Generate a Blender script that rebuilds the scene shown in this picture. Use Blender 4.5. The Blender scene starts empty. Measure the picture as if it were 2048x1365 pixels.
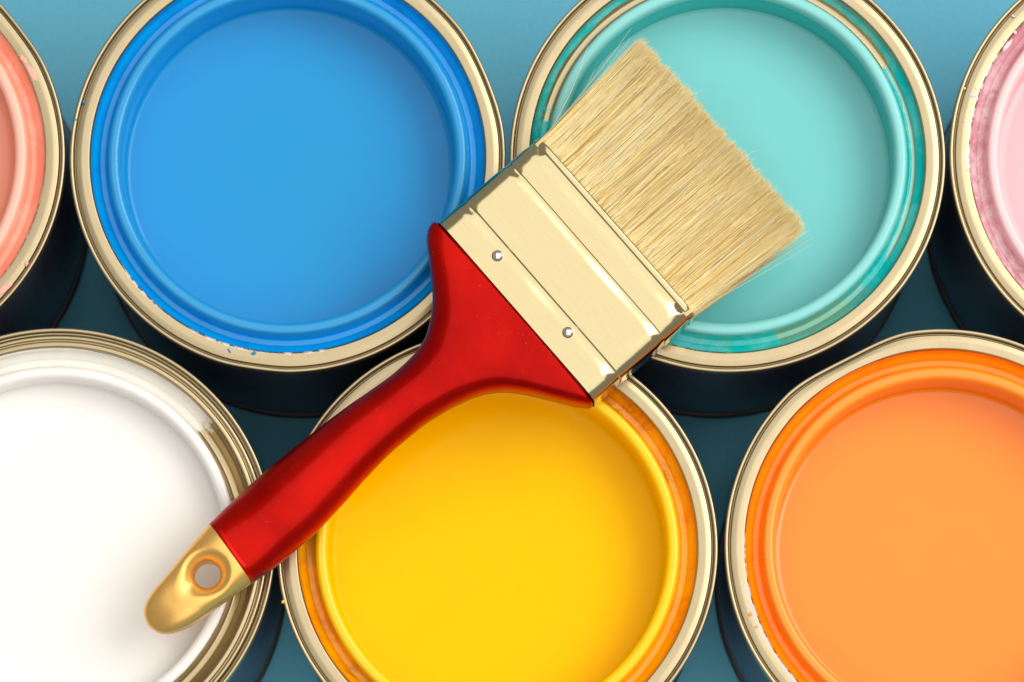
import bpy, math, random
import numpy as np
from math import radians as R, pi, sin, cos, atan2, hypot, sqrt

MM = 0.001
sc = bpy.context.scene
col = sc.collection
random.seed(7)
rng = np.random.default_rng(11)

# ------------------------------------------------------------------ camera, light, exposure
H = 89.0                                   # height of the tins, mm
cam_d = bpy.data.cameras.new("camera")
cam = bpy.data.objects.new("camera", cam_d)
col.objects.link(cam)
cam.location = (0.0, -0.1913, 1.3098)
cam.rotation_euler = (R(8.906), 0, 0)
cam_d.sensor_width = 36.0
cam_d.lens = 175.78
cam_d.clip_start = 0.05
cam_d.clip_end = 20
cam_d.dof.use_dof = True
cam_d.dof.focus_distance = 1.228
cam_d.dof.aperture_fstop = 18
sc.camera = cam

world = bpy.data.worlds.new("World")
sc.world = world
world.use_nodes = True
world.node_tree.nodes["Background"].inputs[0].default_value = (1.0, 0.96, 0.92, 1)
world.node_tree.nodes["Background"].inputs[1].default_value = 0.33

def softbox(name, loc, aim, sx, sy, radiance, colr):
    d = bpy.data.lights.new(name, 'AREA')
    d.shape = 'RECTANGLE'; d.size = sx; d.size_y = sy
    d.energy = radiance * pi * sx * sy
    d.color = colr
    o = bpy.data.objects.new(name, d); col.objects.link(o)
    from mathutils import Vector
    o.location = loc
    o.rotation_euler = (Vector(aim) - Vector(loc)).to_track_quat('-Z', 'Y').to_euler()
    return o

softbox("overhead_softbox", (0.42, 0.12, 1.50), (0.42, 0.12, 0), 2.10, 3.00, 1.30, (1.0, 0.975, 0.93))
softbox("key_softbox", (0.82, 0.30, 1.04), (0, 0, 0.09), 0.90, 0.90, 3.5, (1.0, 0.965, 0.91))

sc.view_settings.view_transform = 'Standard'
sc.view_settings.look = 'None'
sc.view_settings.exposure = 0.0
sc.view_settings.gamma = 1.0

# ------------------------------------------------------------------ node helpers
class NT:
    def __init__(self, name):
        self.m = bpy.data.materials.new(name)
        self.m.use_nodes = True
        self.t = self.m.node_tree
        self.p = self.t.nodes["Principled BSDF"]
        self.n = 0
    def node(self, kind, **kw):
        nd = self.t.nodes.new(kind)
        for k, v in kw.items():
            setattr(nd, k, v)
        return nd
    def put(self, sock, v):
        if isinstance(v, bpy.types.NodeSocket):
            self.t.links.new(v, sock)
        elif isinstance(v, (tuple, list)) and len(v) == 3 and sock.type == 'RGBA':
            sock.default_value = (*v, 1)
        else:
            sock.default_value = v
    def math(self, op, a, b=None, c=None, clamp=False):
        nd = self.node("ShaderNodeMath", operation=op, use_clamp=clamp)
        self.put(nd.inputs[0], a)
        if b is not None: self.put(nd.inputs[1], b)
        if c is not None: self.put(nd.inputs[2], c)
        return nd.outputs[0]
    def obj(self):
        return self.node("ShaderNodeTexCoord").outputs["Object"]
    def noise(self, vec, scale, detail=3, rough=0.55, dist=0.0):
        nd = self.node("ShaderNodeTexNoise")
        self.put(nd.inputs["Vector"], vec)
        nd.inputs["Scale"].default_value = scale
        nd.inputs["Detail"].default_value = detail
        nd.inputs["Roughness"].default_value = rough
        nd.inputs["Distortion"].default_value = dist
        return nd.outputs["Fac"]
    def ramp(self, v, a, b):
        nd = self.node("ShaderNodeMapRange", interpolation_type='SMOOTHSTEP')
        self.put(nd.inputs[0], v); self.put(nd.inputs[1], a); self.put(nd.inputs[2], b)
        return nd.outputs[0]
    def mix(self, f, a, b):
        nd = self.node("ShaderNodeMix", data_type='RGBA')
        self.put(nd.inputs[0], f); self.put(nd.inputs[6], a); self.put(nd.inputs[7], b)
        return nd.outputs[2]
    def mixf(self, f, a, b):
        nd = self.node("ShaderNodeMix", data_type='FLOAT')
        self.put(nd.inputs[0], f); self.put(nd.inputs[2], a); self.put(nd.inputs[3], b)
        return nd.outputs[0]
    def bump(self, h, strength, dist):
        nd = self.node("ShaderNodeBump")
        nd.inputs["Strength"].default_value = strength
        nd.inputs["Distance"].default_value = dist
        self.put(nd.inputs["Height"], h)
        self.put(self.p.inputs["Normal"], nd.outputs[0])
    def set(self, **kw):
        names = dict(col="Base Color", rough="Roughness", metal="Metallic", ior="IOR", coat="Coat Weight",
                     coat_rough="Coat Roughness", spec="Specular IOR Level", tr="Transmission Weight", aniso="Anisotropic",
                     sss="Subsurface Weight", sss_scale="Subsurface Scale")
        for k, v in kw.items():
            self.put(self.p.inputs[names[k]], v)
    def polar(self):
        """radius (mm) and angle (degrees, 0..360) about the tin's own axis"""
        sx = self.node("ShaderNodeSeparateXYZ")
        self.put(sx.inputs[0], self.obj())
        x, y = sx.outputs[0], sx.outputs[1]
        r = self.math('MULTIPLY', self.math('SQRT', self.math('ADD', self.math('MULTIPLY', x, x), self.math('MULTIPLY', y, y))), 1000.0)
        a = self.math('MULTIPLY', self.math('ARCTAN2', y, x), 180 / pi)
        a = self.math('ADD', a, self.math('MULTIPLY', self.math('LESS_THAN', a, 0.0), 360.0))
        return r, a
    def sector(self, a, mid, half, soft=4.0, wob=None):
        """1 inside an angular window about mid (degrees)"""
        d = self.math('SUBTRACT', a, mid)
        d = self.math('ABSOLUTE', self.math('WRAP', d, 180.0, -180.0))
        if wob is not None: d = self.math('ADD', d, wob)
        return self.math('SUBTRACT', 1.0, self.ramp(d, half - soft, half + soft))

GOLD = (0.80, 0.62, 0.35)

# ------------------------------------------------------------------ mesh helpers
def tag(o, label=None, cat=None, group=None, kind=None):
    if label: o['label'] = label
    if cat: o['category'] = cat
    if group: o['group'] = group
    if kind: o['kind'] = kind
    return o

def mesh_obj(name, verts, faces, mat, parent=None, smooth=True):
    me = bpy.data.meshes.new(name)
    me.from_pydata([tuple(v) for v in verts], [], faces)
    me.update()
    if smooth:
        me.polygons.foreach_set("use_smooth", [True] * len(me.polygons))
    me.materials.append(mat)
    o = bpy.data.objects.new(name, me)
    col.objects.link(o)
    if parent: o.parent = parent
    return o

def fillet(pts, n=6):
    """polyline of (r, z, radius) with its corners rounded off"""
    out = []
    for i, (x, y, f) in enumerate(pts):
        if f <= 0 or i in (0, len(pts) - 1):
            out.append((x, y)); continue
        a = np.array(pts[i - 1][:2]) - (x, y); b = np.array(pts[i + 1][:2]) - (x, y)
        la, lb = np.linalg.norm(a), np.linalg.norm(b)
        a /= la; b /= lb
        ang = math.acos(max(-1, min(1, float(a @ b))))
        t = min(f / math.tan(ang / 2), la * 0.49, lb * 0.49)
        rad = t * math.tan(ang / 2)
        p0 = np.array((x, y)) + a * t; p1 = np.array((x, y)) + b * t
        c = np.array((x, y)) + (a + b) / np.linalg.norm(a + b) * (rad / sin(ang / 2))
        a0 = atan2(*(p0 - c)[::-1]); a1 = atan2(*(p1 - c)[::-1])
        d = (a1 - a0 + pi) % (2 * pi) - pi
        for k in range(n + 1):
            th = a0 + d * k / n
            out.append((c[0] + rad * cos(th), c[1] + rad * sin(th)))
    return out

def subdiv(prof, step):
    out = [prof[0]]
    for (x0, y0), (x1, y1) in zip(prof, prof[1:]):
        n = max(1, int(hypot(x1 - x0, y1 - y0) / step))
        for k in range(1, n + 1):
            out.append((x0 + (x1 - x0) * k / n, y0 + (y1 - y0) * k / n))
    return out

def lathe(name, prof, mat, parent, dents=(), z0=0.0, n=320, wob=0.0, seed=0, cap=False):
    prof = subdiv(prof, 2.5)
    ph = np.random.default_rng(seed).uniform(0, 6.28, 8)
    verts, faces = [], []
    m = len(prof)
    for i in range(n):
        th = 2 * pi * i / n
        w = sum(sin((k + 2) * th + ph[k]) / (k + 2) for k in range(6)) * wob
        for r, z in prof:
            rr = r + w * min(1, max(0, (r - 40) / 4)) * 1.0
            zz = z
            if r > 47:
                wt = min(1.0, (r - 47) / 6.5) ** 1.5
                for mid, half, depth in dents:
                    d = abs((math.degrees(th) - mid + 180) % 360 - 180)
                    if d < half:
                        q = cos(d / half * pi / 2)
                        rr -= depth * wt * q ** 1.7
                        zz -= depth * 0.25 * wt * q
            verts.append((rr * cos(th) * MM, rr * sin(th) * MM, (zz + z0) * MM))
    for i in range(n):
        j = (i + 1) % n
        for k in range(m - 1):
            faces.append((i * m + k, j * m + k, j * m + k + 1, i * m + k + 1))
    if cap:
        verts.append((0, 0, (prof[-1][1] + z0) * MM))
        for i in range(n):
            j = (i + 1) % n
            faces.append((i * m + m - 1, j * m + m - 1, len(verts) - 1))
    return mesh_obj(name, verts, faces, mat, parent)

# ------------------------------------------------------------------ materials
def mat_table():
    m = NT("teal_paper")
    o = m.obj()
    f = m.noise(o, 900, 4, 0.6)
    g = m.noise(o, 6, 3)
    c = m.mix(m.ramp(f, 0.3, 0.7), (0.12, 0.46, 0.63), (0.14, 0.49, 0.66))
    c = m.mix(m.math('MULTIPLY', m.ramp(g, 0.4, 0.7), 0.25), c, (0.17, 0.51, 0.68))
    m.set(col=c, rough=0.6, ior=1.3)
    m.bump(f, 0.15, 0.0002)
    return m.m

def mat_wall():
    """tinplate side of the tin"""
    m = NT("grey_tinplate")
    o = m.obj()
    mp = m.node("ShaderNodeMapping"); m.put(mp.inputs[0], o); mp.inputs["Scale"].default_value = (30, 30, 600)
    f = m.noise(mp.outputs[0], 4, 4, 0.6)
    m.set(col=m.mix(f, (0.13, 0.125, 0.17), (0.24, 0.23, 0.29)), metal=0.9, rough=m.mixf(f, 0.34, 0.48))
    return m.m

def mat_paint(name, c, rough=0.10, ior=1.3):
    m = NT(name)
    o = m.obj()
    f = m.noise(o, 55, 2, 0.5)
    g = m.noise(o, 420, 3, 0.6)
    h = m.noise(o, 24, 3, 0.6, 1.2)
    c = m.mix(m.math('MULTIPLY', m.ramp(h, 0.35, 0.7), 0.10), c, tuple(x * 0.72 for x in c))
    m.set(col=c, rough=m.mixf(m.ramp(g, 0.35, 0.75), rough, rough + 0.05), ior=ior)
    m.bump(m.math('ADD', f, m.math('MULTIPLY', g, 0.04)), 0.12, 0.0006)
    return m.m

def gold_base(m, o):
    """lacquered tinplate: colour, roughness, fine relief"""
    f = m.noise(o, 160, 4, 0.6)
    sp = m.noise(o, 2600, 2, 0.5)
    speck = m.ramp(sp, 0.70, 0.76)
    c = m.mix(f, (0.43, 0.35, 0.21), (0.51, 0.42, 0.262))
    c = m.mix(m.math('MULTIPLY', speck, 0.55), c, (0.22, 0.15, 0.07))
    return c, m.mixf(f, 0.30, 0.42), f, sp

def mat_gold(name="gold_lacquer"):
    m = NT(name)
    o = m.obj()
    c, r, f, sp = gold_base(m, o)
    m.set(col=c, metal=1.0, rough=r)
    m.bump(m.math('ADD', f, m.math('MULTIPLY', sp, 0.15)), 0.10, 0.0004)
    return m.m

def mat_coated(name, paint, edge, amp=0.35, bare=(), film=None, scrape=(), stains=(), rough=0.16, dry=(0.85, 0.80, 0.78)):
    """gold tinplate that paint has run over, inward of a ragged edge radius (mm); bare = sectors wiped clean"""
    m = NT(name)
    o = m.obj()
    gc, gr, gf, sp = gold_base(m, o)
    r, a = m.polar()
    n1 = m.noise(o, 130, 5, 0.65)
    n2 = m.noise(o, 900, 3, 0.7)
    wob = m.math('ADD', m.math('MULTIPLY', m.math('SUBTRACT', n1, 0.5), amp * 4), m.math('MULTIPLY', m.math('SUBTRACT', n2, 0.5), amp * 1.6))
    d = m.math('SUBTRACT', m.math('ADD', wob, edge), r)
    mask = m.ramp(d, -0.05, 0.05)
    for mid, half, r0, r1, amt in bare:
        s = m.sector(a, mid, half, 1.2, m.math('MULTIPLY', m.math('SUBTRACT', n1, 0.5), 22.0))
        rw = m.math('ADD', r, m.math('MULTIPLY', m.math('SUBTRACT', n1, 0.5), 1.6))
        s = m.math('MULTIPLY', s, m.math('MULTIPLY', m.ramp(rw, r0 - 0.12, r0 + 0.12), m.math('SUBTRACT', 1.0, m.ramp(rw, r1 - 0.12, r1 + 0.12))))
        mask = m.math('MULTIPLY', mask, m.math('SUBTRACT', 1.0, m.math('MULTIPLY', s, amt)))
    pc = paint
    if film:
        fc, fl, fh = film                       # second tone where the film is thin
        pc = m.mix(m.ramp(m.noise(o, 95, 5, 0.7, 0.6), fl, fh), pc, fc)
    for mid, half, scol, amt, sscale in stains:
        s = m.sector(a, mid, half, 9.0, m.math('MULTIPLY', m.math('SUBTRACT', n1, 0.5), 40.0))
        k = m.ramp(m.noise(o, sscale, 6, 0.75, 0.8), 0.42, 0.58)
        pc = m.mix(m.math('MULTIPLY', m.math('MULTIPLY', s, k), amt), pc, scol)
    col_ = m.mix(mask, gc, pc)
    rough_ = m.mixf(mask, gr, m.mixf(n2, rough, rough + 0.08))
    metal_ = m.math('SUBTRACT', 1.0, mask)
    for mid, half, r0, r1 in scrape:            # dried, pale flakes along the paint's edge
        s = m.sector(a, mid, half, 3.0, m.math('MULTIPLY', m.math('SUBTRACT', n1, 0.5), 24.0))
        rw = m.math('ADD', r, m.math('MULTIPLY', m.math('SUBTRACT', n2, 0.5), 1.1))
        s = m.math('MULTIPLY', s, m.math('MULTIPLY', m.ramp(rw, r0 - 0.1, r0 + 0.1), m.math('SUBTRACT', 1.0, m.ramp(rw, r1 - 0.1, r1 + 0.1))))
        s = m.math('MULTIPLY', s, m.ramp(m.noise(o, 420, 4, 0.7), 0.45, 0.56))
        col_ = m.mix(s, col_, dry)
        rough_ = m.mixf(s, rough_, 0.5)
        metal_ = m.math('MULTIPLY', metal_, m.math('SUBTRACT', 1.0, s))
    m.set(col=col_, rough=rough_, metal=metal_, ior=1.5)
    h = m.math('ADD', m.math('MULTIPLY', mask, 1.0), m.math('MULTIPLY', n1, 0.9))
    h = m.math('ADD', h, m.math('MULTIPLY', n2, 0.12))
    m.bump(h, 0.35, 0.00018)
    return m.m

# ------------------------------------------------------------------ table
table = mesh_obj("table_surface", [(-2, -2, 0), (2, -2, 0), (2, 2, 0), (-2, 2, 0)], [(0, 1, 2, 3)], mat_table(), smooth=False)
tag(table, "pale teal paper covered table under the tins", kind="structure")

# ------------------------------------------------------------------ paint tins
WALL = mat_wall()
def mat_seam():
    m = NT("dark_seam")
    m.set(col=(0.06, 0.05, 0.05), metal=0.6, rough=0.45)
    return m.m
SEAM = mat_seam()
GOLDM = mat_gold()

def blob(name, can, x, y, z, lx, ly, rot, h, mat, seed=0):
    """a small dried drop or run of paint with an uneven outline, domed, lying on the tin at x, y, z (mm)"""
    g = np.random.default_rng(abs(seed) + 100)
    n, rings = 28, 5
    ph = g.uniform(0, 6.28, 6); am = g.uniform(0.02, 0.07, 6)
    verts, faces = [(x * MM, y * MM, (z + h) * MM)], []
    cr, sr = cos(R(rot)), sin(R(rot))
    for k in range(1, rings + 1):
        t = k / rings
        for i in range(n):
            th = 2 * pi * i / n
            w = 1 + t * sum(am[q] * sin((q + 2) * th + ph[q]) for q in range(5))
            u, v = lx * t * w * cos(th), ly * t * w * sin(th)
            verts.append(((x + u * cr - v * sr) * MM, (y + u * sr + v * cr) * MM, (z + h * sqrt(max(0, 1 - t ** 2.4)) - (0.15 if k == rings else 0)) * MM))
    for i in range(n):
        faces.append((0, 1 + i, 1 + (i + 1) % n))
    for k in range(rings - 1):
        for i in range(n):
            a = 1 + k * n + i; b = 1 + k * n + (i + 1) % n
            faces.append((a, a + n, b + n, b))
    return mesh_obj(name, verts, faces, mat, can)

def make_tin(x, y, label, paint, groove_mat, band_mat, lip_mat, wall_mat, dents=(), ridged=False, level=-16.0, seed=0):
    can = bpy.data.objects.new("paint_tin", None)
    col.objects.link(can)
    can.location = (x * MM, y * MM, 0)
    can.empty_display_size = 0.05
    tag(can, label, "paint tin", "open paint tins standing in two rows on the table")
    # side wall with the two rolled beads a tin has, and its bottom seam
    side = fillet([(51.8, 2.6, 0), (52.3, 3.2, 0.4), (52.3, H - 12, 0.6), (52.55, H - 10.5, 0.5), (52.3, H - 9, 0.5), (52.4, H - 3.4, 0)], 4)
    lathe("side_wall", side, WALL, can, dents, n=240, seed=seed)
    lathe("bottom_seam", fillet([(50.0, 0.6, 0), (51.0, 0.02, 0.3), (53.2, 0.02, 0.8), (53.2, 3.0, 0.7), (51.9, 3.0, 0)], 5), SEAM, can, n=240)
    lathe("top_seam", fillet([(52.4, -3.6, 0), (54.2, -3.6, 0.5), (54.2, 0.1, 0.55), (53.2, 0.1, 0.45), (53.15, -1.5, 0.2), (52.75, -1.6, 0)], 8), GOLDM, can, dents, H, wob=0.05, seed=seed)
    if ridged:
        band = fillet([(52.9, -1.5, 0), (52.75, -2.6, 0.2), (52.5, -2.6, 0.2), (52.35, -0.5, 0.5), (51.5, -0.3, 0.6), (51.1, -1.3, 0.35), (50.75, -0.4, 0.5),
                       (49.7, -0.2, 0.6), (49.3, -1.0, 0.3), (48.95, -1.3, 0)], 7)
    else:
        band = fillet([(53.0, -1.45, 0), (52.85, -1.5, 0.1), (52.6, -0.55, 0.3), (51.2, -0.30, 2.0), (49.35, -0.42, 0.3), (49.0, -0.9, 0.25), (48.93, -1.4, 0)], 6)
    lathe("rim_band", band, band_mat, can, dents, H, wob=0.05, seed=seed)
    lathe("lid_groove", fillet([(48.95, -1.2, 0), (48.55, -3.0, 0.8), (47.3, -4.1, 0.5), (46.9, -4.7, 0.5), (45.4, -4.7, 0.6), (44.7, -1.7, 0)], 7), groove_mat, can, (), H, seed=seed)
    lathe("lid_lip", fillet([(44.75, -2.0, 0), (44.55, 0.02, 1.45), (41.75, 0.02, 1.7), (41.55, -3.2, 0)], 12), lip_mat, can, (), H, wob=0.03, seed=seed + 3)
    lathe("inner_wall", [(41.56, -3.0), (41.4, -4.5), (41.3, level - 4)], wall_mat, can, (), H, n=240)
    prof = [(41.36, level + 0.9), (41.0, level + 0.42), (40.5, level + 0.2), (39.6, level + 0.06)]
    prof += [(r, level - 0.05 - 0.35 * (1 - (r / 39.6) ** 2)) for r in (38, 34, 28, 20, 12, 5)]
    lathe("paint", prof, paint, can, (), H, n=240, cap=True)
    return can

BLUE = (0.010, 0.30, 0.65)
TEAL = (0.19, 0.62, 0.63)
YELLOW = (0.99, 0.56, 0.0)
ORANGE = (0.97, 0.27, 0.012)
WHITE = (0.945, 0.92, 0.885)
SALMON = (0.95, 0.34, 0.22)
PINK = (0.87, 0.48, 0.515)

# blue
p = mat_paint("blue_paint", BLUE, ior=1.32)
cb = make_tin(-55.8, 46.3, "open tin of bright blue paint under the brush ferrule", p,
    mat_coated("blue_groove", (0.001, 0.33, 0.76), 60, film=((0.002, 0.26, 0.70), 0.45, 0.7)),
    mat_coated("blue_band", BLUE, 48.85, 0.18, scrape=[(222, 8, 48.6, 49.5), (262, 20, 48.6, 49.7)], dry=(0.72, 0.66, 0.66)),
    mat_coated("blue_lip", (0.012, 0.30, 0.66), 60, rough=0.12), mat_paint("blue_wall", (0.001, 0.36, 0.82), 0.14, 1.25), dents=[(22, 16, 0.45), (262, 10, 0.25)], seed=1)
# teal
p = mat_paint("turquoise_paint", TEAL, ior=1.34)
ct = make_tin(53.6, 46.3, "open tin of turquoise paint under the bristles", p,
    mat_coated("turquoise_groove", (0.0, 0.48, 0.47), 60, bare=[(98, 66, 44.6, 47.5, 0.96), (2, 34, 46.2, 47.3, 0.55), (300, 16, 45, 48, 0.3)], film=((0.10, 0.55, 0.52), 0.42, 0.62),
               stains=[(285, 24, (0.12, 0.45, 0.30), 0.8, 70), (258, 14, (0.11, 0.58, 0.68), 0.8, 60)]),
    mat_coated("turquoise_band", TEAL, 48.7, 0.10, scrape=[(263, 9, 48.6, 49.3)], dry=(0.25, 0.68, 0.72)),
    mat_coated("turquoise_lip", (0.24, 0.65, 0.64), 44.75, 0.06, rough=0.14), mat_paint("turquoise_wall", (0.0, 0.56, 0.54), 0.14, 1.22), seed=2)
# yellow
p = mat_paint("yellow_paint", YELLOW, ior=1.15)
cy = make_tin(-3.6, -51.2, "open tin of yellow paint under the red handle", p,
    mat_coated("yellow_groove", (0.90, 0.38, 0.0), 60, film=((0.80, 0.24, 0.0), 0.45, 0.68),
               stains=[(30, 34, (0.45, 0.11, 0.003), 0.8, 40), (218, 26, (0.30, 0.17, 0.008), 0.7, 55), (172, 20, (0.55, 0.33, 0.02), 0.8, 50)], rough=0.1),
    mat_coated("yellow_band", (0.72, 0.42, 0.01), 48.95, 0.08, rough=0.2),
    mat_coated("yellow_lip", (0.99, 0.61, 0.0), 60, rough=0.10), mat_paint("yellow_wall", (0.99, 0.54, 0.0), 0.14, 1.2), seed=3)
# orange
p = mat_paint("orange_paint", ORANGE, ior=1.5)
co = make_tin(106.3, -51.1, "open tin of orange paint with a flattened dent in its rim", p,
    mat_coated("orange_groove", (0.98, 0.28, 0.003), 60, film=((0.95, 0.23, 0.005), 0.45, 0.7)),
    mat_coated("orange_band", ORANGE, 48.85, 0.12, scrape=[(196, 20, 48.7, 49.4), (213, 20, 48.8, 50.2)], dry=(0.62, 0.60, 0.56)),
    mat_coated("orange_lip", (0.97, 0.30, 0.02), 60, rough=0.12), mat_paint("orange_wall", (0.99, 0.27, 0.0), 0.14, 1.25), dents=[(117, 19, 1.45)], seed=4)
# white
p = mat_paint("white_paint", WHITE)
cw = make_tin(-112.4, -50.9, "open tin of white paint with ridged gold rim", p,
    mat_coated("white_groove", (0.86, 0.84, 0.79), 60, bare=[(-14, 53, 44.6, 49.2, 1.0)], film=((0.84, 0.81, 0.73), 0.42, 0.66), rough=0.2),
    mat_coated("white_band", (0.85, 0.82, 0.80), 49.25, 0.10, bare=[(-18, 56, 48, 50, 1.0)], rough=0.22),
    mat_coated("white_lip", (0.88, 0.87, 0.84), 44.6, 0.10, rough=0.2), mat_paint("white_wall", (0.86, 0.85, 0.81), 0.2), ridged=True, level=-8.5, seed=5)
# salmon
p = mat_paint("salmon_paint", SALMON, ior=1.45)
cs = make_tin(-165.3, 46.5, "open tin of salmon pink paint at the end of the row", p,
    mat_coated("salmon_groove", (0.94, 0.38, 0.26), 60, film=((0.96, 0.48, 0.36), 0.42, 0.62)),
    mat_coated("salmon_band", (0.92, 0.42, 0.32), 49.0, 0.28, scrape=[(-30, 24, 48.8, 49.3)], dry=(0.93, 0.55, 0.46)),
    mat_coated("salmon_lip", (0.96, 0.52, 0.40), 60, rough=0.14), mat_paint("salmon_wall", (0.94, 0.36, 0.23), 0.16, 1.3), dents=[(37, 11, 0.32)], level=-9.0, seed=6)
# pink
p = mat_paint("pink_paint", PINK, ior=1.45)
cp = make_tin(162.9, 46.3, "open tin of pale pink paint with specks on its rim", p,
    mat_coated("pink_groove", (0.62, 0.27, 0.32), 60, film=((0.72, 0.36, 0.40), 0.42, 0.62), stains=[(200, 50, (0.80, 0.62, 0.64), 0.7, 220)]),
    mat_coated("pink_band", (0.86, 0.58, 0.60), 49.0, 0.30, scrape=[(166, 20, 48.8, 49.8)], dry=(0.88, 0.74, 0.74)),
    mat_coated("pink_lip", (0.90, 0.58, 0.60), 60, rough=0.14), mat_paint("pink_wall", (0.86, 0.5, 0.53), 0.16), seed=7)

# dried drops and runs of paint on the rims (offsets from each tin's axis, mm)
drop_m = {k: mat_paint(k + "_drop", c, 0.22) for k, c in dict(blue=(0.03, 0.26, 0.60), salmon=(0.93, 0.48, 0.38), pink=(0.90, 0.66, 0.70), cream=(0.90, 0.84, 0.78), yellow=(0.95, 0.62, 0.02), orange=(0.95, 0.36, 0.06)).items()}
k_ = 0.1236
def drops(can, cx, cy, items):
    for i, (px, py, lx, ly, rot, m, z) in enumerate(items):
        if z < -0.2: z = -0.31
        blob("paint_drop", can, (px - cx) * k_, (cy - py) * k_, H + z, lx, ly, rot, 0.30, drop_m[m], seed=i * 7 + int(cx))
drops(cs, -306, 312, [(63, 140, 2.6, 0.95, 118, "salmon", -0.42), (46, 113, 1.6, 0.6, 128, "salmon", -0.45), (58, 531, 0.65, 0.5, 60, "salmon", -0.4), (12, 583, 2.8, 0.9, 42, "salmon", -0.42)])
drops(cp, 2335, 314, [(2033, 57, 0.45, 0.42, 0, "cream", -0.35), (2013, 74, 0.5, 0.4, 40, "cream", -0.36), (2017, 84, 2.0, 0.55, 52, "pink", -0.42), (1993, 111, 0.22, 0.2, 0, "cream", -0.4),
    (1954, 172, 0.42, 0.36, 0, "cream", -0.35), (1946, 187, 1.05, 0.6, 165, "pink", -0.38), (1929, 173, 0.35, 0.3, 0, "pink", 0.0), (1929, 241, 0.32, 0.3, 0, "cream", -0.35), (1932, 340, 0.25, 0.22, 0, "cream", -0.38), (2029, 24, 0.55, 0.3, 140, "pink", 0.05)])
drops(cb, 575, 314, [(510, 713, 0.62, 0.5, 20, "blue", -0.42), (461, 708, 0.75, 0.3, -50, "blue", -0.42), (163, 200, 0.55, 0.3, 70, "blue", -0.5), (148, 238, 0.4, 0.2, 70, "blue", 0.0)])
drops(co, 1890, 1094, [(1502, 1229, 0.62, 0.48, 30, "orange", -0.42), (1514, 1254, 0.5, 0.3, 30, "orange", -0.42)])
drops(cy, 995, 1095, [(570, 1204, 0.5, 0.4, 70, "yellow", 0.0)])

# ------------------------------------------------------------------ the brush: local x runs along it, y across, z up from the rims
brush = bpy.data.objects.new("paint_brush", None)
col.objects.link(brush)
brush.location = (0.983 * MM, 5.135 * MM, (H + 0.15) * MM)
brush.rotation_euler = (0, 0, R(40.73))
tag(brush, "flat paint brush with red handle lying across the tins", "paint brush")
ZC = 8.6

def pchip(xs, ys):
    xs, ys = np.array(xs, float), np.array(ys, float)
    h = np.diff(xs); d = np.diff(ys) / h
    m = np.zeros_like(ys); m[0], m[-1] = d[0], d[-1]
    for i in range(1, len(xs) - 1):
        if d[i - 1] * d[i] > 0:
            w1, w2 = 2 * h[i] + h[i - 1], h[i] + 2 * h[i - 1]
            m[i] = (w1 + w2) / (w1 / d[i - 1] + w2 / d[i])
    def f(x):
        x = min(max(x, xs[0]), xs[-1])
        i = min(max(int(np.searchsorted(xs, x)) - 1, 0), len(h) - 1)
        t = (x - xs[i]) / h[i]
        return ((2 * t**3 - 3 * t**2 + 1) * ys[i] + (t**3 - 2 * t**2 + t) * h[i] * m[i] + (-2 * t**3 + 3 * t**2) * ys[i + 1] + (t**3 - t**2) * h[i] * m[i + 1])
    return f

LEFT = [(-117.88, 0.06), (-117.2, 2.55), (-115.4, 4.6), (-112.57, 5.8), (-106.2, 6.95), (-97.7, 8.5), (-90.5, 9.72), (-83.4, 10.3), (-71.5, 10.7), (-57.6, 10.4), (-46.7, 9.85),
        (-39.4, 9.1), (-31.8, 8.52), (-26.1, 8.8), (-21.2, 10.0), (-16.8, 12.75), (-13.1, 16.2), (-10.2, 20.1), (-7.3, 24.4), (-4.6, 28.4), (-2.7, 30.0), (-1.2, 30.5), (0.0, 30.2)]
RIGHT = [(-117.88, -0.06), (-116.9, -2.72), (-113.8, -5.0), (-109.5, -6.3), (-101.2, -7.1), (-92, -7.95), (-83.7, -8.85), (-74.2, -8.95), (-63.6, -8.0), (-52.5, -6.5), (-44.0, -5.85),
         (-36.2, -5.95), (-28.7, -6.9), (-20.7, -9.0), (-15.3, -12.0), (-11.1, -16.3), (-6.7, -22.3), (-3.0, -27.4), (-1.0, -29.2), (0.0, -29.3)]
fL, fR = pchip(*zip(*LEFT)), pchip(*zip(*RIGHT))
fT = pchip([-118, -113, -106, -98, -90, -75, -60, -45, -30, -15, -6, 0], [4.4, 5.0, 5.6, 6.3, 6.9, 7.3, 7.1, 6.6, 6.7, 7.3, 7.6, 7.6])
fN = pchip([-118, -104, -92, -80, -60, -45, -30, -18, -8, 0], [4.0, 4.0, 2.8, 2.0, 1.95, 2.0, 2.2, 3.0, 4.2, 4.8])
def zc(u): return ZC + 0.012 * u

def red_lacquer():
    m = NT("red_lacquer")
    o = m.obj()
    f = m.noise(o, 42, 4, 0.6)
    g = m.noise(o, 380, 4, 0.65)
    c = m.mix(m.ramp(f, 0.3, 0.7), (0.37, 0.001, 0.0), (0.51, 0.004, 0.0005))
    sp = m.ramp(m.noise(o, 1700, 2, 0.5), 0.735, 0.775)
    c = m.mix(m.math('MULTIPLY', sp, 0.35), c, (0.85, 0.30, 0.22))
    mp = m.node('ShaderNodeMapping'); m.put(mp.inputs[0], o); mp.inputs['Scale'].default_value = (40, 900, 300)
    sc_ = m.ramp(m.noise(mp.outputs[0], 1.0, 3, 0.6), 0.55, 0.75)
    m.set(col=c, rough=m.math('ADD', m.mixf(g, 0.26, 0.40), m.math('MULTIPLY', sc_, 0.10)), metal=0.78, ior=1.12, coat=0.12, coat_rough=0.03)
    m.bump(m.math('ADD', f, m.math('MULTIPLY', g, 0.16)), 0.32, 0.0007)
    return m.m

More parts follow.
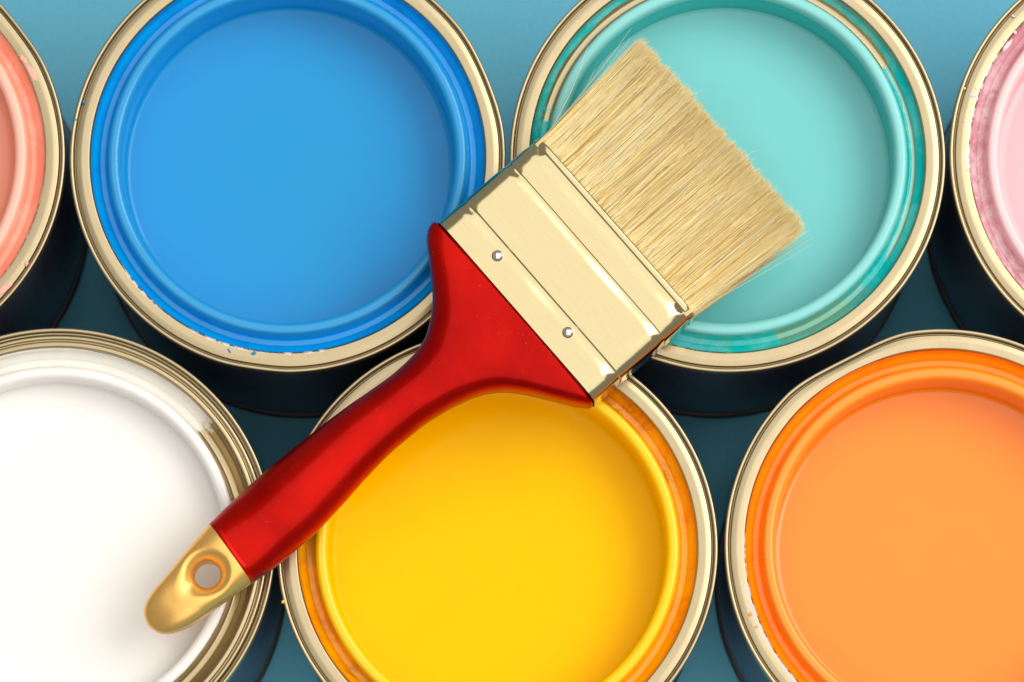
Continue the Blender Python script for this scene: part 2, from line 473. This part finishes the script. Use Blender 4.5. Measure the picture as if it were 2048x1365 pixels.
def gold_paint():
    m = NT("gold_enamel")
    o = m.obj()
    f = m.noise(o, 1500, 3, 0.6)
    g = m.noise(o, 130, 3, 0.6)
    c = m.mix(f, (0.84, 0.47, 0.11), (0.97, 0.60, 0.18))
    m.set(col=c, metal=0.8, rough=m.mixf(g, 0.30, 0.40))
    m.bump(m.math('ADD', m.math('MULTIPLY', f, 0.5), g), 0.10, 0.0004)
    return m.m

# red part: stations from the ferrule back to the gold end
def section(u, n=96):
    l, r, T, N = fL(u), fR(u), fT(u), fN(u)
    c, hw = (l + r) / 2, (l - r) / 2
    out = []
    for i in range(n):
        th = 2 * pi * i / n
        cx, sx = cos(th), sin(th)
        out.append((c + hw * math.copysign(abs(cx) ** (2 / N), cx), zc(u) + T * math.copysign(abs(sx) ** (2 / N), sx)))
    return out
def skew(u, y):                                     # the gold line runs a little askew
    k = min(1, max(0, (-70 - u) / 20))
    return u + k * 0.085 * y * 1.0
us = list(np.concatenate([-np.array([0.15, 0.4, 0.8, 1.3, 2.0, 3.0]), -np.linspace(4, 30, 30), -np.linspace(31.5, 91.2, 42)]))
verts, faces = [], []
n = 96
for u in us:
    sh = 0.8 if u == us[0] else 0.0
    for y, z in section(u):
        c = (fL(u) + fR(u)) / 2
        yy = y - math.copysign(min(sh, abs(y - c)), y - c); zz = zc(u) + (z - zc(u)) * (1 - sh * 0.07)
        verts.append((skew(u, yy) * MM, yy * MM, zz * MM))
for k in range(len(us) - 1):
    for i in range(n):
        j = (i + 1) % n
        faces.append((k * n + i, k * n + j, (k + 1) * n + j, (k + 1) * n + i))
faces.append(tuple(range(n)))
faces.append(tuple(reversed(range((len(us) - 1) * n, len(us) * n))))
handle = mesh_obj("handle", verts, faces, red_lacquer(), brush)
handle['label'] = "glossy red lacquered wooden handle"

# gold end: a polar grid round the hanging hole out to the outline, top and underside
HC = (-98.9, 0.3); HR = 3.3
def inside(u, y):
    uu = u - 0.085 * y
    return uu <= -91.2 and u >= -117.88 and fR(u) < y < fL(u)
def reach(th):
    a, b = 0.0, 30.0
    for _ in range(40):
        mid = (a + b) / 2
        if inside(HC[0] + mid * cos(th), HC[1] + mid * sin(th)): a = mid
        else: b = mid
    return a
def half_thick(u, y):
    l, r = fL(u), fR(u); c, hw = (l + r) / 2, max((l - r) / 2, 1e-4)
    s = min(1.0, abs((y - c) / hw)); N = fN(u)
    e = 1.0
    if u < -106: e = max(0.0, 1 - ((-106 - u) / 11.9) ** 2.6) ** 0.5
    return fT(u) * e * max(0.0, 1 - s ** N) ** (1 / N)
def dish(u, y):
    du, dy = u - HC[0], y - HC[1]
    d = hypot(du, dy)
    th = atan2(dy, du)
    cusp = max(0.0, cos(th - pi)) ** 10 * 1.7                # the dish runs out to a point towards the end
    t = min(1, max(0, (d - HR) / (3.0 + cusp)))
    s = (1 - t) ** 1.7
    rim = 0.10 * math.exp(-((d - HR - 3.6 - cusp) / 1.2) ** 2)
    return 2.7 * s - rim
nt, nr = 144, 26
angs = []
for i in range(nt): angs.append(2 * pi * i / nt)
# put a ray exactly through both ends of the gold line so its corners stay sharp
for tgt in ((-91.2 + 0.085 * fL(-90.5), fL(-90.4)), (-91.2 + 0.085 * fR(-92), fR(-91.9))):
    th = atan2(tgt[1] - HC[1], tgt[0] - HC[0]) % (2 * pi)
    k = min(range(nt), key=lambda q: abs(angs[q] - th)); angs[k] = th
verts, faces = [], []
rows = []
for side in (1, -1):
    for k in range(nr + 1):
        t = sin(k / nr * pi / 2) if k else 0.0
        row = []
        for th in angs:
            d = HR + (reach(th) - HR) * t
            u, y = HC[0] + d * cos(th), HC[1] + d * sin(th)
            z = zc(u) + side * max(0.0, half_thick(u, y) - dish(u, y))
            row.append(len(verts)); verts.append((u * MM, y * MM, z * MM))
        rows.append((side, row))
top = [r for s, r in rows if s == 1]; bot = [r for s, r in rows if s == -1]
for a in (top, bot):
    for k in range(nr):
        for i in range(nt):
            j = (i + 1) % nt
            q = (a[k][i], a[k + 1][i], a[k + 1][j], a[k][j])
            faces.append(q if a is top else q[::-1])
for i in range(nt):
    j = (i + 1) % nt
    faces.append((top[0][j], bot[0][j], bot[0][i], top[0][i]))
    faces.append((top[nr][i], bot[nr][i], bot[nr][j], top[nr][j]))
tip = mesh_obj("handle_end", verts, faces, gold_paint(), brush)
tip['label'] = "gold painted handle end with a hanging hole"

# ferrule: a flattened brass tube with rolled beads round it
def brass():
    m = NT("brass_plate")
    o = m.obj()
    mp = m.node("ShaderNodeMapping"); m.put(mp.inputs[0], o); mp.inputs["Scale"].default_value = (900, 60, 60)
    f = m.noise(mp.outputs[0], 3, 4, 0.6)
    g = m.noise(o, 60, 3, 0.6)
    c = m.mix(f, (0.545, 0.46, 0.25), (0.625, 0.535, 0.305))
    m.set(col=c, metal=1.0, rough=m.mixf(f, 0.11, 0.20))
    m.bump(m.math('ADD', m.math('MULTIPLY', f, 0.10), g), 0.16, 0.0006)
    return m.m
FW, FT, FCR, FEND = 29.35, 8.1, 4.0, 32.4
def bead(u):
    """crimped grooves: a long soft slope down, then a short steep wall back up"""
    d = 0.0
    for end, run, depth, wall in ((8.3, 3.2, 0.30, 0.45), (22.9, 2.8, 0.34, 0.16), (30.6, 3.8, 0.28, 0.5)):
        if end - run < u <= end:
            t = (u - end + run) / run
            d -= depth * t * t * (3 - 2 * t)
        elif end < u < end + wall:
            t = (u - end) / wall
            d -= depth * (1 - t * t * (3 - 2 * t))
    return d
def rrect(hw, ht, cx_r, cy_r, n=16):
    pts = []
    for cx, cy, a0 in ((hw - cx_r, ht - cy_r, 0), (-hw + cx_r, ht - cy_r, 90), (-hw + cx_r, -ht + cy_r, 180), (hw - cx_r, -ht + cy_r, 270)):
        for k in range(n + 1):
            th = R(a0 + 90 * k / n)
            nx, ny = cos(th) / cx_r, sin(th) / cy_r
            L = hypot(nx, ny)
            pts.append((cx + cx_r * cos(th), cy + cy_r * sin(th), nx / L, ny / L))
    out = []
    for p0, p1 in zip(pts, pts[1:] + pts[:1]):
        out.append(p0)
        L = hypot(p1[0] - p0[0], p1[1] - p0[1])
        for k in range(1, int(L / 0.9)):
            t = k / int(L / 0.9)
            out.append(tuple(p0[q] * (1 - t) + p1[q] * t for q in range(4)))
    return out
sec = rrect(FW, FT, 5.2, 4.2)
ust = sorted(set(np.round(np.concatenate([np.linspace(0, FEND, 66), np.linspace(5, 8.3, 20), np.linspace(8.3, 8.9, 10), np.linspace(20.2, 22.9, 18), np.linspace(22.9, 23.1, 8), np.linspace(26.7, 30.6, 20), np.linspace(30.6, 31.2, 10)]), 3)))
verts, faces = [], []
n = len(sec)
for u in ust:
    for y, z, ny, nz in sec:
        b = bead(u)
        wav = 0.05 * sin(u * 0.5 + y * 0.21) + 0.04 * sin(y * 0.33 - u * 0.2 + 1.3)
        dim = sum(0.26 * math.exp(-(((u - gu) / 1.0) ** 2 + ((abs(y) - 25.6) / 1.3) ** 2)) for gu in (8.0, 22.6, 30.2)) if nz > 0.5 else 0.0
        wav -= dim
        sag = 0.10 * (1 - (y / FW) ** 2) if nz > 0.9 else 0.0
        k = b * (1.0 if abs(ny) < 0.5 else 0.85) + wav * abs(nz)
        verts.append((u * MM, (y + ny * k) * MM, (ZC + z + nz * k + sag) * MM))
for y, z, ny, nz in sec:
    verts.append((FEND * MM, (y - ny * 0.35) * MM, (ZC + z - nz * 0.35) * MM))
for y, z, ny, nz in sec:
    verts.append(((FEND - 6) * MM, (y - ny * 0.35) * MM, (ZC + z - nz * 0.35) * MM))
for k in range(len(ust) + 1):
    for i in range(n):
        j = (i + 1) % n
        faces.append((k * n + i, (k + 1) * n + i, (k + 1) * n + j, k * n + j))
ferrule = mesh_obj("ferrule", verts, faces, brass(), brush)
ferrule['label'] = "flattened brass coloured metal band with ribs"
me = ferrule.data

def steel():
    m = NT("nickel_pin")
    m.set(col=(0.82, 0.76, 0.72), metal=1.0, rough=0.14)
    return m.m
PIN = steel()
for (u, v) in ((5.2, 13.0), (5.85, -12.6)):
    prof = fillet([(1.45, -0.4, 0), (1.42, 0.30, 0.3), (1.15, 0.86, 0.6), (0.55, 1.22, 0.6)], 5)
    vs, fs = [], []
    nn, mm = 32, len(prof)
    for i in range(nn):
        th = 2 * pi * i / nn
        for r, z in prof:
            vs.append(((u + r * cos(th)) * MM, (v + r * sin(th)) * MM, (ZC + FT + 0.25 + z) * MM))
    vs.append((u * MM, v * MM, (ZC + FT + 0.25 + 1.30) * MM))
    for i in range(nn):
        j = (i + 1) % nn
        for k in range(mm - 1):
            fs.append((i * mm + k, j * mm + k, j * mm + k + 1, i * mm + k + 1))
        fs.append((i * mm + mm - 1, j * mm + mm - 1, nn * mm))
    mesh_obj("rivet", vs, fs, PIN, ferrule)

# bristles
def bristle_mat():
    m = NT("hog_bristle")
    at = m.node("ShaderNodeAttribute", attribute_name="tone")
    t = at.outputs["Fac"]
    cr = m.node("ShaderNodeValToRGB")
    e = cr.color_ramp.elements
    e[0].position, e[0].color = 0.0, (0.36, 0.19, 0.045, 1)
    e[1].position, e[1].color = 1.0, (0.98, 0.90, 0.62, 1)
    for pos, c in ((0.12, (0.80, 0.50, 0.13, 1)), (0.45, (0.99, 0.78, 0.34, 1)), (0.8, (1.0, 0.88, 0.50, 1))):
        k = e.new(pos); k.color = c
    m.put(cr.inputs[0], t)
    m.set(col=cr.outputs[0], rough=0.42, ior=1.4, spec=0.3)
    return m.m
BR = bristle_mat()

def strands(name, P, rad, tone, label=None, kind=None):
    """P: (count, stations, 3) in mm; three-sided tapering tubes"""
    N, S, _ = P.shape
    d = np.gradient(P, axis=1)
    d /= np.linalg.norm(d, axis=2, keepdims=True)
    up = np.array([0, 0, 1.0])
    s = np.cross(d, up); s /= np.linalg.norm(s, axis=2, keepdims=True)
    t = np.cross(s, d)
    taper = np.interp(np.linspace(0, 1, S), [0, 0.6, 1.0], [1.0, 0.95, 0.35])[None, :, None]
    ph = rng.uniform(0, 2 * pi, (N, 1, 1))
    V = np.empty((N, S, 3, 3))
    for k in range(3):
        a = ph + 2 * pi * k / 3
        V[:, :, k] = P + rad[:, None, None] * taper * (np.cos(a) * s + np.sin(a) * t)
    V = V.reshape(-1, 3) * MM
    base = (np.arange(N) * S * 3)[:, None, None]
    seg = (np.arange(S - 1) * 3)[None, :, None]
    k = np.arange(3)[None, None, :]
    k2 = (k + 1) % 3
    F = np.stack([base + seg + k, base + seg + k2, base + seg + 3 + k2, base + seg + 3 + k], axis=-1).reshape(-1, 4)
    me = bpy.data.meshes.new(name)
    me.vertices.add(len(V)); me.vertices.foreach_set("co", V.ravel())
    me.loops.add(F.size); me.loops.foreach_set("vertex_index", F.ravel().astype(np.int32))
    me.polygons.add(len(F)); me.polygons.foreach_set("loop_start", np.arange(0, F.size, 4, dtype=np.int32))
    me.update(calc_edges=True)
    me.polygons.foreach_set("use_smooth", np.ones(len(F), bool))
    at = me.attributes.new("tone", 'FLOAT', 'POINT')
    at.data.foreach_set("value", np.repeat(tone, S * 3).astype(np.float32))
    me.materials.append(BR)
    o = bpy.data.objects.new(name, me); col.objects.link(o); o.parent = brush
    if label: o['label'] = label
    if kind: o['kind'] = kind
    return o

N, S = 26000, 7
y0 = rng.uniform(-1, 1, N); z0 = rng.uniform(-1, 1, N)
z0[: N // 2] = np.sign(rng.uniform(-0.25, 1, N // 2)) * rng.uniform(0.6, 1.0, N // 2)      # thick outer layers
ncl = 150
cl = rng.integers(0, ncl, N)
cy0 = rng.uniform(-1, 1, ncl)
near = np.abs(y0[:, None] - cy0[None, :]).argmin(1)           # the tuft each strand leans to
cdy = rng.normal(0, 0.42, ncl); cdz = rng.normal(0, 0.42, ncl); cdl = rng.normal(0, 0.30, ncl)
yb = y0 * 28.2; zb = z0 * 7.3
yt = y0 * 30.4 + 1.9 * 0.5 + cdy[near] + rng.normal(0, 0.55, N) - (y0 - cy0[near]) * 3.0
zt = z0 * 5.6 + cdz[near] + rng.normal(0, 0.35, N)
ln = 68.0 - 30.5 + cdl[near] + rng.normal(0, 0.65, N) - rng.exponential(0.6, N) - 1.2 * np.abs(z0) ** 2 + 0.25 * y0
cross = rng.uniform(0, 1, N) < 0.022                           # stray strands lying across the others
yt = np.where(cross, yt + rng.normal(0, 3.0, N), yt)
t = np.linspace(0, 1, S)[None, :]
bend = rng.normal(0, 0.35, N)[:, None] * np.sin(t * pi)
bz = rng.normal(0, 0.25, N)[:, None] * np.sin(t * pi)
P = np.empty((N, S, 3))
P[:, :, 0] = 30.5 + ln[:, None] * t
ease = t ** 1.25
P[:, :, 1] = yb[:, None] + (yt - yb)[:, None] * ease + bend
P[:, :, 2] = ZC - 0.2 + zb[:, None] + (zt - zb)[:, None] * ease + bz
# keep them within the ferrule's mouth at the root
tone = np.clip(rng.normal(0.60, 0.29, N) + rng.normal(0, 0.06, ncl)[near], 0.05, 1)
dark = rng.uniform(0, 1, N) < 0.022
tone[dark] = rng.uniform(0.0, 0.1, dark.sum())
strands("bristles", P, rng.uniform(0.052, 0.10, N), tone, "dense pale straw coloured natural bristles", "stuff")

# single hairs that stand away from the bundle
for pts in ([(33, 28.0, 12), (40, 30.3, 12.6), (48, 33.8, 12.6), (57, 39.0, 12)], [(46, 29.8, 11), (50, 31.3, 11.5), (54.5, 33.6, 11.5)],
             [(58, 14, 12.5), (66, 13.2, 13), (71.2, 12.0, 13)], [(58, -6, 12.5), (66, -6.8, 13), (71, -8.0, 13)]):
    pp = np.array(pts, float)
    f = [pchip(np.linspace(0, 1, len(pp)), pp[:, q]) for q in range(3)]
    Q = np.array([[[f[q](s) for q in range(3)] for s in np.linspace(0, 1, 9)]])
    strands("stray_bristle", Q, np.array([0.075]), np.array([0.85]))
